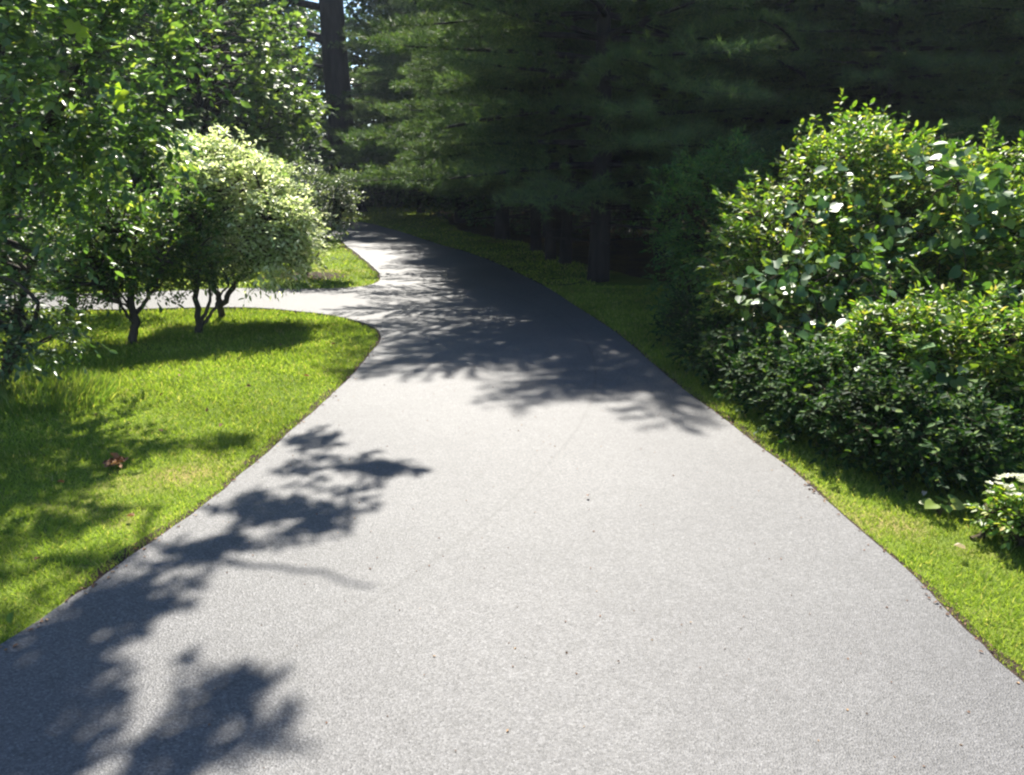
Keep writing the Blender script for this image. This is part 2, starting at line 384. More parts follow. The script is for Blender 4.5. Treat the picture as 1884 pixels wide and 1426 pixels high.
def sprays(leaf_geo, twig_geo, cents, centre, n_sp, sp_len, n_leaf, leaf_len, tmpl, up=.45, out_bias=.8, droop=.25, nz=.55, spread=.35, twig_r=.0035, jit=.35):
    """leafy twigs radiating from every cluster centre"""
    K = len(cents)
    base = np.repeat(cents, n_sp, 0) + R.normal(size=(K*n_sp, 3))*spread*sp_len
    o = unit(base - centre)*out_bias + np.array([0, 0, up]) + R.normal(size=base.shape)*.62
    d = unit(o); L = sp_len*R.uniform(.55, 1.2, (len(base), 1))
    s = np.linspace(.12, 1, n_leaf)
    path = lambda t: base[:, None] + d[:, None]*L[:, None]*t[None, :, None] - np.array([0, 0, 1.])*(droop*L[:, None]*(t**2)[None, :, None])
    pos = path(s).reshape(-1, 3)
    dd = np.repeat(d, n_leaf, 0)
    side = unit(np.cross(dd, np.array([0, 0, 1.0]))+1e-4)
    sg = np.tile(np.where(np.arange(n_leaf) % 2 == 0, 1., -1.), len(base))[:, None]
    tipf = np.tile(s, len(base))[:, None]
    ld = unit(dd*(.45+.7*tipf**3) + side*sg*(1-.8*tipf**4) + R.normal(size=dd.shape)*jit + np.array([0, 0, -.25]))
    nn = unit(np.array([0, 0, 1.0]) + R.normal(size=dd.shape)*nz)
    ll = leaf_len*R.uniform(.6, 1.2, len(pos))
    ok = pos[:, 2] > .02
    put_leaves(leaf_geo, pos[ok], ld[ok], nn[ok], ll[ok], tmpl)
    if twig_geo is not None:
        t = np.array([0, .5, 1.0]); pp = path(t)               # thin three-sided twigs, vectorised
        a = unit(np.cross(d, np.array([.3, .2, 1.0]))); b = np.cross(d, a)
        rr = np.array([1, .7, .3])*twig_r
        th = np.array([0, 2.094, 4.189])
        ring = np.cos(th)[None, None, :, None]*a[:, None, None] + np.sin(th)[None, None, :, None]*b[:, None, None]
        v = pp[:, :, None] + ring*rr[None, :, None, None]
        n = len(base); f = []
        for i in range(2):
            for j in range(3):
                k = (j+1) % 3; f.append((i*3+j, i*3+k, (i+1)*3+k, (i+1)*3+j))
        f = (np.array(f)[None] + (np.arange(n)*9)[:, None, None]).reshape(-1, 4)
        twig_geo.add(v.reshape(-1, 3), f)

def limbs(geo, nodes, cents, r0=.03, r1=.006, sides=5, k=.1, sag=.08):
    """branches from points of the trunk to every cluster"""
    nodes = np.asarray(nodes)
    for c in cents:
        dist = np.linalg.norm(nodes - c, axis=1) + .8*np.maximum(0, nodes[:, 2]-c[2]+.1)*1.5
        i = int(np.argmin(dist + R.random(len(nodes))*.3)); L = np.linalg.norm(nodes[i]-c)
        p = bend(nodes[i], c, k, 6, sag)
        tube(geo, p, np.linspace(min(r0 if r0 < .01 else 1, .012+.018*L), r1, 6), sides)

def tree(name, label, cat, stems, blobs, n_cl, leaf, leafmat, group=None, sp=(9, .3, 8), r_limb=.03, bark=BARK, minsep=.0, shell=.5,
         limb_frac=1.0, extra=None, part='crown', **kw):
    """stems: list of (points, radii). One thing > trunk, branches, crown."""
    origin = np.array(stems[0][0][0], float); origin[2] = 0
    root = thing(name, origin, label, cat, group)
    tg = Geo(); nodes = []
    for pts, rad in stems:
        P = np.array(pts, float)
        fine = np.array([np.interp(np.linspace(0, len(P)-1, 14), np.arange(len(P)), P[:, i]) for i in range(3)]).T
        fine[1:-1] += R.normal(size=(12, 3))*np.array([1, 1, 0])*.012*np.linalg.norm(P[-1]-P[0])**.5
        rr = np.interp(np.linspace(0, 1, 14), np.linspace(0, 1, len(rad)), rad)
        tube(tg, fine, rr, 8, .05)
        if len(P) != 6 or name != 'broadleaf_tree': nodes += list(fine[4:])
    tg.build('trunk', bark, root, True, origin)
    cents = clusters_from(blobs, n_cl, minsep, shell)
    if extra is not None: cents = np.vstack([cents, extra])
    bg = Geo(); 
    if limb_frac > 0:
        sel = cents[R.random(len(cents)) < limb_frac] if limb_frac < 1 else cents
        if extra is None: limbs(bg, nodes, sel, r_limb)
    else:
        limbs(bg, nodes, cents[:-len(extra)], r_limb); limbs(bg, nodes, extra, .008, .003, sag=.02)
    centre = np.mean([b[0] for b in blobs], 0)
    lg = Geo(); main = cents if extra is None else cents[:-len(extra)]
    sprays(lg, bg, main, centre, sp[0], sp[1], sp[2], leaf[0], leaf_template(*leaf[1:]), **kw)
    if extra is not None: sprays(lg, bg, extra, centre, 7, .19, 7, leaf[0], leaf_template(*leaf[1:]), **kw)
    bg.build('branches', bark, root, True, origin)
    lg.build(part, leafmat, root, False, origin)
    return root
def blob(px, py, d, rx, ry, depth=None):
    c = at(px, py, d); k = d/F
    return (c, (rx*k, depth if depth else rx*k, ry*k))

# --- left side
# tall broadleaf whose trunk stands just out of the picture on the left; its boughs reach over the driveway
sh = []
def cast(x0, x1, y0, y1, n, z=4.6):
    for _ in range(n):
        sh.append(gd(R.uniform(x0, x1), R.uniform(y0, y1)) + S*(z*R.uniform(.95, 1.06)/S[2]))
cast(540, 590, 812, 826, 3); cast(520, 700, 858, 888, 9); cast(400, 620, 922, 952, 9); cast(540, 600, 960, 978, 3); cast(300, 480, 1010, 1026, 5)
cast(160, 285, 1085, 1165, 10, 4.9); cast(-120, 190, 1215, 1420, 26, 5.0); cast(-80, 120, 1170, 1200, 6, 5.0); cast(360, 490, 1245, 1400, 6, 5.2); cast(240, 330, 1330, 1410, 4, 5.1)
cast(60, 260, 950, 1060, 7, 5.2); cast(-150, 40, 1000, 1120, 5, 5.2); cast(310, 460, 808, 830, 4, 5.0)
bough = [np.array([-2.3, 8.4, 4.8])] + [gd(a_, b_) + S*(4.7/S[2]) for a_, b_ in [(250, 1000), (372, 1036), (500, 1058), (600, 1068), (690, 1092)]]
sh = np.array(sh)
tree('broadleaf_tree', 'tall broadleaf tree with large glossy leaves filling the upper left corner', 'tree',
     [([(-5.4, 7.2, 0), (-5.3, 7.3, 1.2), (-4.9, 7.6, 2.6), (-4.3, 8.0, 4.2), (-3.9, 8.2, 5.4)], [.15, .12, .10, .07, .03]),
      ([(-5.4, 7.2, .2), (-4.9, 7.0, 1.2), (-4.5, 6.9, 2.1), (-4.1, 6.9, 3.2)], [.09, .06, .05, .02]),
      ([(-5.3, 7.3, .9), (-4.7, 7.8, 2.0), (-4.0, 8.0, 3.0), (-3.2, 8.2, 4.4), (-2.3, 8.4, 4.8)], [.08, .06, .05, .04, .02]),
      (bough, [.03, .026, .02, .015, .01])],
     [blob(90, 120, 7.2, 220, 190, 1.0), blob(240, 90, 7.8, 120, 130, .8), blob(60, 330, 7.4, 150, 140, .8), blob(215, 245, 7.9, 110, 100, .6), blob(120, -90, 7.8, 260, 130, 1.0)],
     150, (.10, .55, .25), LF_BIG, sp=(8, .32, 8), r_limb=.035, shell=.25, extra=sh, nz=.6, up=.35)
bt = [o for o in C.objects if o.name == 'broadleaf_tree'][0]
for (px, py, d_) in [(212, 178, 6.5), (62, 250, 6.9), (140, 60, 6.8)]:
    c0 = at(px, py, d_) - np.array(bt.location); lg = Geo(); n_ = 6
    aa = np.array([2.0, 1.2, .35, -.3, 2.9, -1.2]); dd = np.stack([np.cos(aa), np.full(n_, -.15), np.sin(aa)*.8], 1)
    put_leaves(lg, np.repeat(c0[None], n_, 0), dd, np.stack([R.normal(size=n_)*.3, np.full(n_, -1.0), np.full(n_, .5)], 1), .13*R.uniform(.75, 1.15, n_), leaf_template(.62, .15))
    lg.build('young_leaves', YOUNG, bt)
# fresh shoot
def shoot(name, label, base, tip, leaves, ll, mat):
    root = thing(name, base, label, 'shoot')
    g = Geo(); tube(g, bend(base, tip, .05, 6), np.linspace(.005, .0025, 6), 5); g.build('stem', TWIG, root, True, base)
    lg = Geo(); pos = np.array([tip + np.array(o) for o, _, _ in leaves]); dd = np.array([d for _, d, _ in leaves], float); nn = np.array([n for _, _, n in leaves], float)
    put_leaves(lg, pos, dd, nn, ll*R.uniform(.85, 1.1, len(pos)), leaf_template(.5, .15)); lg.build('leaves', mat, root, False, base)

tree('low_shrub', 'grey green leafy shrub at the left edge with branches sweeping low over the lawn', 'shrub',
     [([(-5.0, 7.5, 0), (-4.6, 7.2, .4), (-4.2, 7.0, .9)], [.04, .03, .015]), ([(-5.0, 7.5, 0), (-4.8, 7.6, .6), (-4.5, 7.6, 1.3)], [.04, .03, .015])],
     [blob(30, 590, 7.3, 95, 75, .6), blob(-30, 480, 7.4, 90, 110, .6)], 34, (.075, .5, .25), LF_LOW, sp=(9, .26, 8), up=.1, droop=.5)
tree('small_tree', 'small crooked tree left of the others, its dark trunk leaning over the side drive', 'tree',
     [([gd(125, 582), at(135, 530, 11.3), at(150, 470, 11.4), at(110, 380, 11.4)], [.065, .05, .04, .02]),
      ([at(130, 545, 11.3), at(90, 480, 11.2), at(40, 400, 11.2)], [.05, .035, .015]), ([at(140, 520, 11.3), at(190, 460, 11.2), at(220, 400, 11.2)], [.045, .03, .015])],
     [blob(70, 420, 11.3, 140, 90, .9), blob(190, 420, 11.4, 110, 90, .9), blob(0, 480, 11.0, 90, 70, .8)], 120, (.075, .5, .25), LF_MID, group='small trees on the lawn', sp=(9, .26, 8), shell=.35)
tree('small_tree', 'small dark-trunked tree nearest the camera with pointed leaves hanging above the lawn', 'tree',
     [([gd(246, 632), at(248, 590, 9.4), at(244, 520, 9.45), at(230, 430, 9.5)], [.06, .045, .04, .015]),
      ([at(247, 600, 9.4), at(222, 560, 9.3), at(190, 500, 9.3)], [.02, .016, .01]), ([at(246, 580, 9.4), at(285, 530, 9.5), at(310, 460, 9.5)], [.03, .02, .01])],
     [blob(220, 450, 9.5, 125, 95, .75), blob(170, 500, 9.2, 95, 60, .6), blob(285, 480, 9.5, 60, 90, .55)], 130, (.07, .45, .25), LF_MID, group='small trees on the lawn', sp=(8, .22, 8), shell=.35)
tree('small_tree', 'slim small tree with several straight dark stems in front of the pale tree', 'tree',
     [([gd(366, 614), at(364, 580, 10.0), at(362, 500, 10.0), at(355, 410, 10.0)], [.055, .04, .032, .015]),
      ([at(370, 600, 10.0), at(392, 570, 10.0), at(420, 520, 10.0)], [.025, .018, .01]), ([at(366, 605, 10.0), at(384, 560, 9.9), at(392, 480, 9.9)], [.03, .02, .012])],
     [blob(345, 430, 10.0, 65, 95, .5), blob(375, 480, 10.0, 60, 50, .4)], 55, (.07, .45, .25), LF_MID, group='small trees on the lawn', sp=(8, .2, 8), shell=.3)
tree('pale_tree', 'rounded small tree covered in pale cream and green foliage glowing in the sun', 'tree',
     [([gd(408, 584), at(407, 560, 10.9), at(425, 535, 10.9), at(450, 500, 10.9), at(470, 430, 10.9)], [.05, .042, .035, .03, .02]),
      ([at(407, 560, 10.9), at(395, 520, 10.9), at(400, 440, 10.9), at(400, 360, 10.9)], [.045, .035, .03, .015]),
      ([at(440, 515, 10.9), at(500, 480, 10.8), at(530, 430, 10.8)], [.03, .022, .012])],
     [blob(420, 375, 10.9, 100, 110, .8), blob(480, 400, 10.8, 90, 105, .75), blob(395, 310, 10.9, 60, 60, .5), blob(530, 440, 10.7, 45, 55, .4)],
     270, (.085, .40, .2), LF_PALE, sp=(8, .26, 8), shell=.45, up=.6, droop=.6, nz=.45)
# island shrub with its mulch ring
isl = gd(562, 508)
tree('young_tree', 'silvery young tree in a brown mulch ring on the grass island', 'tree',
     [([isl, isl+(.02, 0, .4), isl+(.1, 0, .9), isl+(.1, 0, 1.5)], [.05, .035, .03, .012]), ([isl+(0, 0, .12), isl+(-.25, .05, .55), isl+(-.35, 0, 1.1)], [.03, .02, .01]),
      ([isl+(0, 0, .1), isl+(.35, 0, .5), isl+(.6, 0, 1.0)], [.03, .02, .01])],
     [blob(590, 370, 15.2, 65, 55, .6), blob(560, 400, 15, 60, 60, .6), blob(625, 370, 15.2, 32, 45, .4), blob(565, 335, 15.2, 42, 35, .4)], 95, (.07, .5, .2), LF_GREY, sp=(8, .22, 7), shell=.3)
mr_ = Geo(); th = np.linspace(0, 2*math.pi, 40, endpoint=False); rr = 1+.06*R.normal(size=40)
v = np.vstack([[0, 0, .05], np.stack([.35*np.cos(th)*rr, .3*np.sin(th)*rr, np.full(40, .04)], 1), np.stack([.85*np.cos(th)*rr, .6*np.sin(th)*rr, np.full(40, .002)], 1)])+np.array([isl[0], isl[1], 0])
mr_.add(v, [(0, 1+i, 1+(i+1) % 40) for i in range(40)]); mr_.add(v, [(1+i, 41+i, 41+(i+1) % 40, 1+(i+1) % 40) for i in range(40)])
tag(mr_.build('mulch_bed', M_SOIL), 'brown mulch ring around the silvery young tree on the island', 'mulch')

# tall unmown tuft at the left edge
def tuft(name, label, c, rad, n, h, mat, w=.05, lean=.45):
    a = R.uniform(0, 2*math.pi, n); r = rad*np.sqrt(R.random(n))
    pos = np.stack([c[0]+r*np.cos(a), c[1]+r*np.sin(a)*.8, np.zeros(n)], 1); g = Geo()
    d = unit(np.stack([np.cos(a)*lean*r/rad+R.normal(size=n)*.25, np.sin(a)*lean*r/rad+R.normal(size=n)*.25, np.ones(n)], 1))
    hh = h*R.uniform(.5, 1.1, n)[:, None]; side = unit(np.cross(d, R.normal(size=(n, 3))))*(h*w*.5)
    mid = pos+d*hh*.6; tip = pos+d*hh+np.stack([d[:, 0], d[:, 1], -np.abs(R.normal(size=n))*.15], 1)*hh*.35
    v = np.stack([pos-side, pos+side, mid+side*.8, mid-side*.8, tip], 1)
    b = (np.arange(n)*5)[:, None]
    g.add(v.reshape(-1, 3), b+np.array([[0, 1, 2, 3]])); g.add(v.reshape(-1, 3)[:0], np.zeros((0, 3), int)) if False else None
    g.l.append((b+np.array([[3, 2, 4]])).ravel()); g.t.append(np.full(n, 3))
    o = g.build(name, mat, None, False, (c[0], c[1], 0)); o.location = (c[0], c[1], 0)
    return tag(o, label, 'grass')
tuft('grass_tuft', 'clump of tall unmown grass under the left edge shrub', gd(60, 735), .75, 1700, .22, GRASS_TALL, .03)

# --- woodland behind the left side
def far_tree_proto(name, label, cat, h, r, z0, n_cl, leaf, mat, group, sp=(8, .6, 7), tr=.22):
    stems = [([(0, 0, 0), (.1, .05, h*.3), (-.05, .1, h*.6), (0, 0, h*.95)], [tr, tr*.75, tr*.5, .03])]
    blobs = [(np.array([0, 0, z0+(h-z0)*.45]), (r, r, (h-z0)*.5)), (np.array([r*.4, -.3, z0+(h-z0)*.25]), (r*.7, r*.7, (h-z0)*.28)), (np.array([-r*.45, 0, z0+(h-z0)*.6]), (r*.6, r*.6, (h-z0)*.3))]
    return tree(name, label, cat, stems, blobs, n_cl, leaf, mat, group, sp=sp, shell=.45, twig_r=.008, r_limb=.07)
def copy_tree(o, loc, rot, s=1.0, label=None, group=None):
    c = o.copy(); C.objects.link(c)
    c.location = (loc[0], loc[1], 0); c.rotation_euler = (0, 0, rot); c.scale = (s, s, s)
    if label: c['label'] = label
    if group: c['group'] = group
    for ch in list(o.children):
        d = ch.copy(); C.objects.link(d); d.parent = c
    return c
def place(o, loc, rot=0, s=1.0):
    o.location = (loc[0], loc[1], 0); o.rotation_euler = (0, 0, rot); o.scale = (s, s, s)

g_m = 'sunlit maples behind the side drive'
maple = far_tree_proto('maple_tree', 'sunlit maple with layered leafy boughs left of the big dark trunk', 'tree', 8.5, 3.0, 1.8, 230, (.17, 1.0, .15, 'lobed'), LF_MAPLE, g_m, sp=(7, .55, 7), tr=.12)
place(maple, (-8.0, 21.5), .3, .95)
copy_tree(maple, (-11.3, 19.5), 2.1, .95, 'maple standing behind the pale cream tree')
copy_tree(maple, (-15.0, 18.0), 4.0, 1.05, 'maple standing behind the crooked small tree at the left')
copy_tree(maple, (-12.2, 28.5), 5.2, 1.1, 'maple farther back between the maples and the dark trunk')

oak_c = (-7.75, 37.0)
trunk_c = gd(638, 390)
tree('big_dark_tree', 'big tree with a thick dark bare trunk at the end of the driveway', 'tree',
     [([(trunk_c[0], trunk_c[1], 0), (trunk_c[0], trunk_c[1], .6), (trunk_c[0]-.02, trunk_c[1], 3), (trunk_c[0]-.12, trunk_c[1], 7), (trunk_c[0]-.25, trunk_c[1], 12), (trunk_c[0]-.3, trunk_c[1], 17)], [.95, .62, .56, .54, .46, .2]),
      ([(trunk_c[0]-.3, trunk_c[1], 7.0), (trunk_c[0]-1.8, trunk_c[1]-.5, 7.5), (trunk_c[0]-4.4, trunk_c[1]-1, 7.3)], [.2, .14, .05]),
      ([(trunk_c[0]-.3, trunk_c[1], 8.3), (trunk_c[0]-2.2, trunk_c[1]-.5, 8.6), (trunk_c[0]-5.2, trunk_c[1]-1, 9.4)], [.17, .12, .04]),
      ([(trunk_c[0]-.3, trunk_c[1], 6.0), (trunk_c[0]-1.3, trunk_c[1]-.5, 6.1), (trunk_c[0]-2.4, trunk_c[1]-1, 5.7)], [.09, .06, .03])],
     [(np.array([trunk_c[0], trunk_c[1], 14.]), (5.5, 5, 4)), (np.array([trunk_c[0]-4, trunk_c[1], 10.]), (2.5, 2.5, 1.5))], 150, (.30, .8, .2, 'lobed'), LF_DARK, sp=(7, .8, 7), bark=BARK_PINE, r_limb=.12, twig_r=.01)

g_d = 'dark trees of the wood behind the driveway'
dark = far_tree_proto('woodland_tree', 'dark leafy woodland tree behind the far lawn', 'tree', 15, 4.2, .8, 240, (.36, .75, .2), LF_DARK, g_d, sp=(7, .9, 7), tr=.28)
rs = [(-2.5, 50), (-7, 47), (-16, 42), (-21, 38), (-26, 33), (-19, 29.5), (2.5, 49), (7, 47), (12, 45), (17, 41), (22, 36), (26, 30), (-14, 35.5), (28, 22), (-30, 26), (-24, 22), (-5, 56), (4, 57), (-13, 53), (-22, 47), (14, 53), (23, 46)]
for i, p in enumerate(rs):
    if i == 0: place(dark, p, .4, 1.0)
    else: copy_tree(dark, p, i*1.7, .85+.3*((i*7) % 5)/5)

# --- pines
def pine(name, label, h, rmax, z0, leafmul=1.0, group=None, tr=.2, droop=.12, dens=1.0, reach=0.0):
    root = thing(name, (0, 0, 0), label, 'pine tree', group)
    tg = Geo(); tube(tg, np.array([(0, 0, z) + np.array([.03*math.sin(z), .03*math.cos(1.3*z), 0]) for z in np.linspace(0, h, 14)]), np.concatenate([[tr*1.18], np.linspace(tr, .02, 13)]), 10, .06)
    tg.build('trunk', BARK_PINE, root, True)
    bg = Geo(); lg = Geo(); z = .7; tufts = []
    while z < h-.2:
        live = z > z0
        prof = rmax*(1-((z-z0)/(h-z0))**1.6)**.8 if live else rmax*.4
        nb = 5 if live else 3
        a0 = R.uniform(0, 6.28)
        for i in range(nb):
            a = a0+i*2*math.pi/nb+R.normal()*.25; L = max(.25, prof*R.uniform(.65, 1.12)*(1+reach*max(0, -math.cos(a))*(z > 5)))
            dr = np.array([math.cos(a), math.sin(a), 0]); t = np.linspace(0, 1, 8)
            rise = R.uniform(-.05, .22)
            zz = z + L*(rise*t - droop*2.2*t**2 + droop*1.3*t**3)
            sidev = np.array([-dr[1], dr[0], 0]); cur = R.normal()*.12*L
            path = np.stack([dr[0]*L*t+sidev[0]*cur*t**2, dr[1]*L*t+sidev[1]*cur*t**2, zz], 1)
            tube(bg, path, np.linspace(.012+.012*L, .005, 8), 5)
            if not live:
                for q in R.uniform(.3, 1, 3):
                    p0 = path[int(q*7)]; tube(bg, bend(p0, p0+(dr*.5+sidev*R.normal()+np.array([0, 0, R.normal()*.3]))*.35, .2, 4), np.linspace(.006, .002, 4), 4)
                continue
            nt_ = int(L*8*dens)+3
            for q in np.linspace(.22, 1, nt_):
                k = q*7; i0 = min(int(k), 6); p0 = path[i0]+(path[i0+1]-path[i0])*(k-i0)
                for sg in (1, -1):
                    tl = (.16+.5*L*.42*(1.05-q)**.6)*R.uniform(.7, 1.2)
                    td = unit(dr*.75+sidev*sg*R.uniform(.5, 1.1)+np.array([0, 0, R.normal()*.18+.12]))
                    m = max(2, int(tl/.1))
                    for s_ in np.linspace(.35, 1, m):
                        tufts.append(np.concatenate([p0+td*tl*s_+np.array([0, 0, -.06*s_*tl]), td]))
                    if q < 1 and R.random() < .5: tube(bg, np.array([p0, p0+td*tl*.5, p0+td*tl*.95]), [.004, .003, .002], 3)
        z += R.uniform(.26, .40)
    T = np.array(tufts); nn = 15
    pos = np.repeat(T[:, :3], nn, 0)+R.normal(size=(len(T)*nn, 3))*.012; td = np.repeat(T[:, 3:], nn, 0)
    d = unit(td*.7+R.normal(size=td.shape)*.55+np.array([0, 0, .12]))
    put_leaves(lg, pos, d, R.normal(size=pos.shape), .115*R.uniform(.7, 1.15, len(pos))*leafmul, leaf_template(.085*1.3, 0, 'tri'))
    bg.build('branches', BARK_PINE, root, True); lg.build('crown', NEEDLE, root)
    return root
g_p = 'dark pines along the right of the driveway'
p1 = pine('pine_tree', 'pine directly behind the feathery dark shrub', 10.2, 4.3, 1.5, 1.1, g_p, .23, dens=.85)
b = gd(1100, 517)
p0 = pine('pine_tree', 'dark pine with the thickest trunk beside the shrubs on the right', 9.8, 4.3, 1.5, 1.1, g_p, .19, dens=.85, reach=.6); place(p0, b, 0)
p2 = pine('pine_tree', 'slender pine just left of the thick trunked pine', 9.6, 3.0, 1.7, 1.25, g_p, .12)
b = gd(1042, 486); place(p2, b, 1.1)
for (px, py, d_, ln) in [(1180, 152, 11.8, 1.5), (1350, 60, 12.0, 1.3)]:
    tip = at(px-90, py+6, d_); hub = at(px+120, py+30, d_+1.0); o_ = np.array(p0.location); g = Geo(); path = bend(hub, tip, .04, 10, .16)
    full = np.vstack([[o_[0]+.1, o_[1]-.1, hub[2]+.5], path])
    tube(g, full-o_, np.linspace(.03, .006, len(full)), 5)
    k = R.uniform(0, len(path)-1.01, 420); i0 = k.astype(int); p_ = path[i0]+(path[i0+1]-path[i0])*(k-i0)[:, None]
    dirn = unit(tip-hub); sd = unit(np.cross(dirn, [0, 0, 1.])); wd = .42*np.sin(math.pi*np.clip(k/len(path)*.9+.1, 0, 1))**.7
    q = R.uniform(-1, 1, len(k)); p_ = p_ + sd*(q*wd)[:, None] + dirn*(np.abs(q)*wd*.5)[:, None] + np.array([0, 0, 1.])*(.10*R.random(len(k))-.12*q*q)[:, None]
    dd = np.repeat(unit(dirn[None]*.6 + sd[None]*q[:, None]*.7 + np.array([0, 0, .3])), 16, 0); p_ = np.repeat(p_, 16, 0)-o_
    lg = Geo(); put_leaves(lg, p_+R.normal(size=p_.shape)*.012, dd+R.normal(size=dd.shape)*.4, R.normal(size=p_.shape), .12*R.uniform(.7, 1.15, len(p_)), leaf_template(.08, 0, 'tri'))
    bo = g.build('bough', BARK_PINE, p0); lg.build('needles', NEEDLE, bo)
b = gd(1013, 478); copy_tree(p2, b, 2.9, .95, 'slimmest pine trunk in the row between two others')
b = gd(984, 462); copy_tree(p2, b, 4.4, 1.05, 'slender pine fourth from the shrubs')
copy_tree(p1, gd(925, 440), 2.2, .85, 'wide pine sweeping low over the far bend verge')
copy_tree(p1, gd(850, 410), 3.9, 1.05, 'wide pine behind the far lawn strip')
copy_tree(p2, gd(775, 391), .7, 1.3, 'farthest pine right of the big dark trunk')
place(p1, (5.5, 15.8), 5.1, .85)
copy_tree(p1, (6.6, 14.8), 1.3, .82, 'pine with its trunk showing above the right shrubs')
copy_tree(p2, (8.0, 12.4), 3.4, .8, 'pine behind the shrubs at the right edge')
copy_tree(p1, (10.0, 13.6), 4.6, .85, 'pine reaching in at the upper right corner')
copy_tree(p1, (3.6, 18.5), .2, 1.2, 'tall pine behind the thick trunked pine')
copy_tree(p1, (7.5, 19.0), 2.7, 1.2, 'pine in the second row behind the right shrubs')
copy_tree(p1, (1.2, 24), 3.1, 1.2, 'pine in the second row behind the slender pines')
copy_tree(p2, (5.5, 25), 4.1, 1.5, 'pine deep in the wood at the right')
copy_tree(p1, (12, 20), 5.1, 1.2, 'pine deep in the wood at the far right')
copy_tree(p1, (-1.0, 33), 5.6, 1.35, 'pine deep behind the far bend')

g_u = 'dark undergrowth bushes beneath the wood'
und = tree('undergrowth_bush', 'dark low bush beneath the pines behind the slender trunks', 'bush',
     [([(0, 0, 0), (.1, 0, .4), (.3, 0, 1.0)], [.03, .02, .01]), ([(0, 0, 0), (-.2, .1, .5), (-.5, 0, 1.2)], [.03, .02, .01])],
     [(np.array([0, 0, .8]), (1.5, .9, .8)), (np.array([.5, 0, 1.4]), (.9, .8, .7))], 90, (.13, .6, .2), LF_DARK, g_u, sp=(8, .4, 7))
us = [(1.4, 25.5), (3.6, 24), (6.2, 22.5), (9, 20.5), (-.4, 29), (-1.5, 34), (3.4, 30), (-2.2, 40.5), (-4.4, 43), (-6.6, 43.5), (-9.0, 42), (-11.5, 39), (-13, 33), (-15, 29.5), (-19, 26),
      (12, 17.5), (8.5, 15.5), (11, 12.5), (-.6, 43), (-5.6, 41)]
for i, p in enumerate(us):
    if i == 0: place(und, p, .4, 1.3)
    else: copy_tree(und, p, i*1.3, 1.15+.3*((i*5) % 4)/4+(.5 if p[1] > 28 else 0))

# --- right side shrubs
def shrub(name, label, base, blobs, n_cl, leaf, mat, sp, n_st=7, group=None, extra=None, hs=1.0, part='foliage', **kw):
    base = np.array(base, float); base[2] = 0
    stems = []
    for i in range(n_st):
        b = blobs[R.integers(len(blobs))]; tgt = b[0] + R.normal(size=3)*np.array(b[1])*.35
        p = bend(base + np.array([R.normal()*.15, R.normal()*.15, 0]), tgt, .08, 5, .1); p[:, 2] = np.maximum(p[:, 2], 0); stems.append((p, [.022, .018, .013, .007]))
    return tree(name, label, 'shrub', stems, blobs, n_cl, leaf, mat, group, sp=sp, r_limb=.012, part=part, extra=extra, limb_frac=.5, bark=TWIG, **kw)

shrub('feathery_shrub', 'dark feathery green shrub at the left end of the right shrubs, in front of pines', (2.75, 10.6, 0),
      [blob(1290, 400, 10.6, 85, 115, .7), blob(1290, 530, 10.2, 75, 90, .6), blob(1330, 330, 10.8, 60, 60, .5), blob(1270, 610, 9.9, 50, 50, .4)], 230, (.075, .34, .15), LF_FEATH, (8, .2, 10), n_st=9, up=.4)
shrub('tall_shrub', 'tallest right hand shrub with fine yellow green shoots and a domed sunlit top', (4.0, 8.5, 0),
      [blob(1570, 350, 8.6, 130, 112, .9), blob(1430, 480, 8.2, 110, 120, .7), blob(1640, 460, 8.0, 150, 125, .8), blob(1400, 590, 8.0, 90, 90, .5), blob(1560, 560, 7.6, 140, 110, .7), blob(1480, 650, 7.0, 90, 50, .35), blob(1600, 700, 6.3, 80, 40, .3)],
      480, (.075, .48, .2), LF_FRESH, (8, .27, 9), n_st=12, up=.55, shell=.55)
shrub('arching_shrub', 'broad shrub at the right edge with upright shoots against the pines', (5.0, 7.8, 0),
      [blob(1800, 415, 8.0, 120, 100, .8), blob(1850, 520, 7.4, 130, 130, .8), blob(1745, 345, 8.2, 60, 50, .4)], 260, (.078, .48, .2), LF_FRESH, (8, .27, 9), n_st=9, up=.55, shell=.55)
shrub('leafy_shrub', 'shrub with bright fresh leaf sprays low at the right edge of the picture', (3.9, 6.0, 0),
      [blob(1660, 650, 6.2, 130, 80, .5), blob(1830, 640, 6.0, 100, 90, .5), blob(1790, 730, 5.8, 110, 70, .4)], 210, (.066, .42, .2), LF_FRESH, (8, .2, 9), n_st=7, up=.35)
hb = []
for (px, py, rx, ry) in [(1270, 600, 40, 45), (1310, 640, 50, 50), (1370, 670, 60, 60), (1440, 700, 75, 70), (1520, 730, 90, 90), (1600, 780, 95, 90), (1680, 810, 100, 90), (1750, 830, 90, 75), (1860, 800, 90, 80)]:
    g0 = gd(px, py+ry); hb.append(blob(px, py, g0[1]+rx*g0[1]/F*.8, rx, ry))
shrub('evergreen_hedge', 'low dark evergreen hedge of small glossy leaves along the grass strip', (2.9, 7.0, 0), hb, 520, (.055, .55, .2), LF_HEDGE, (8, .20, 8), n_st=12, up=.3, shell=.6)

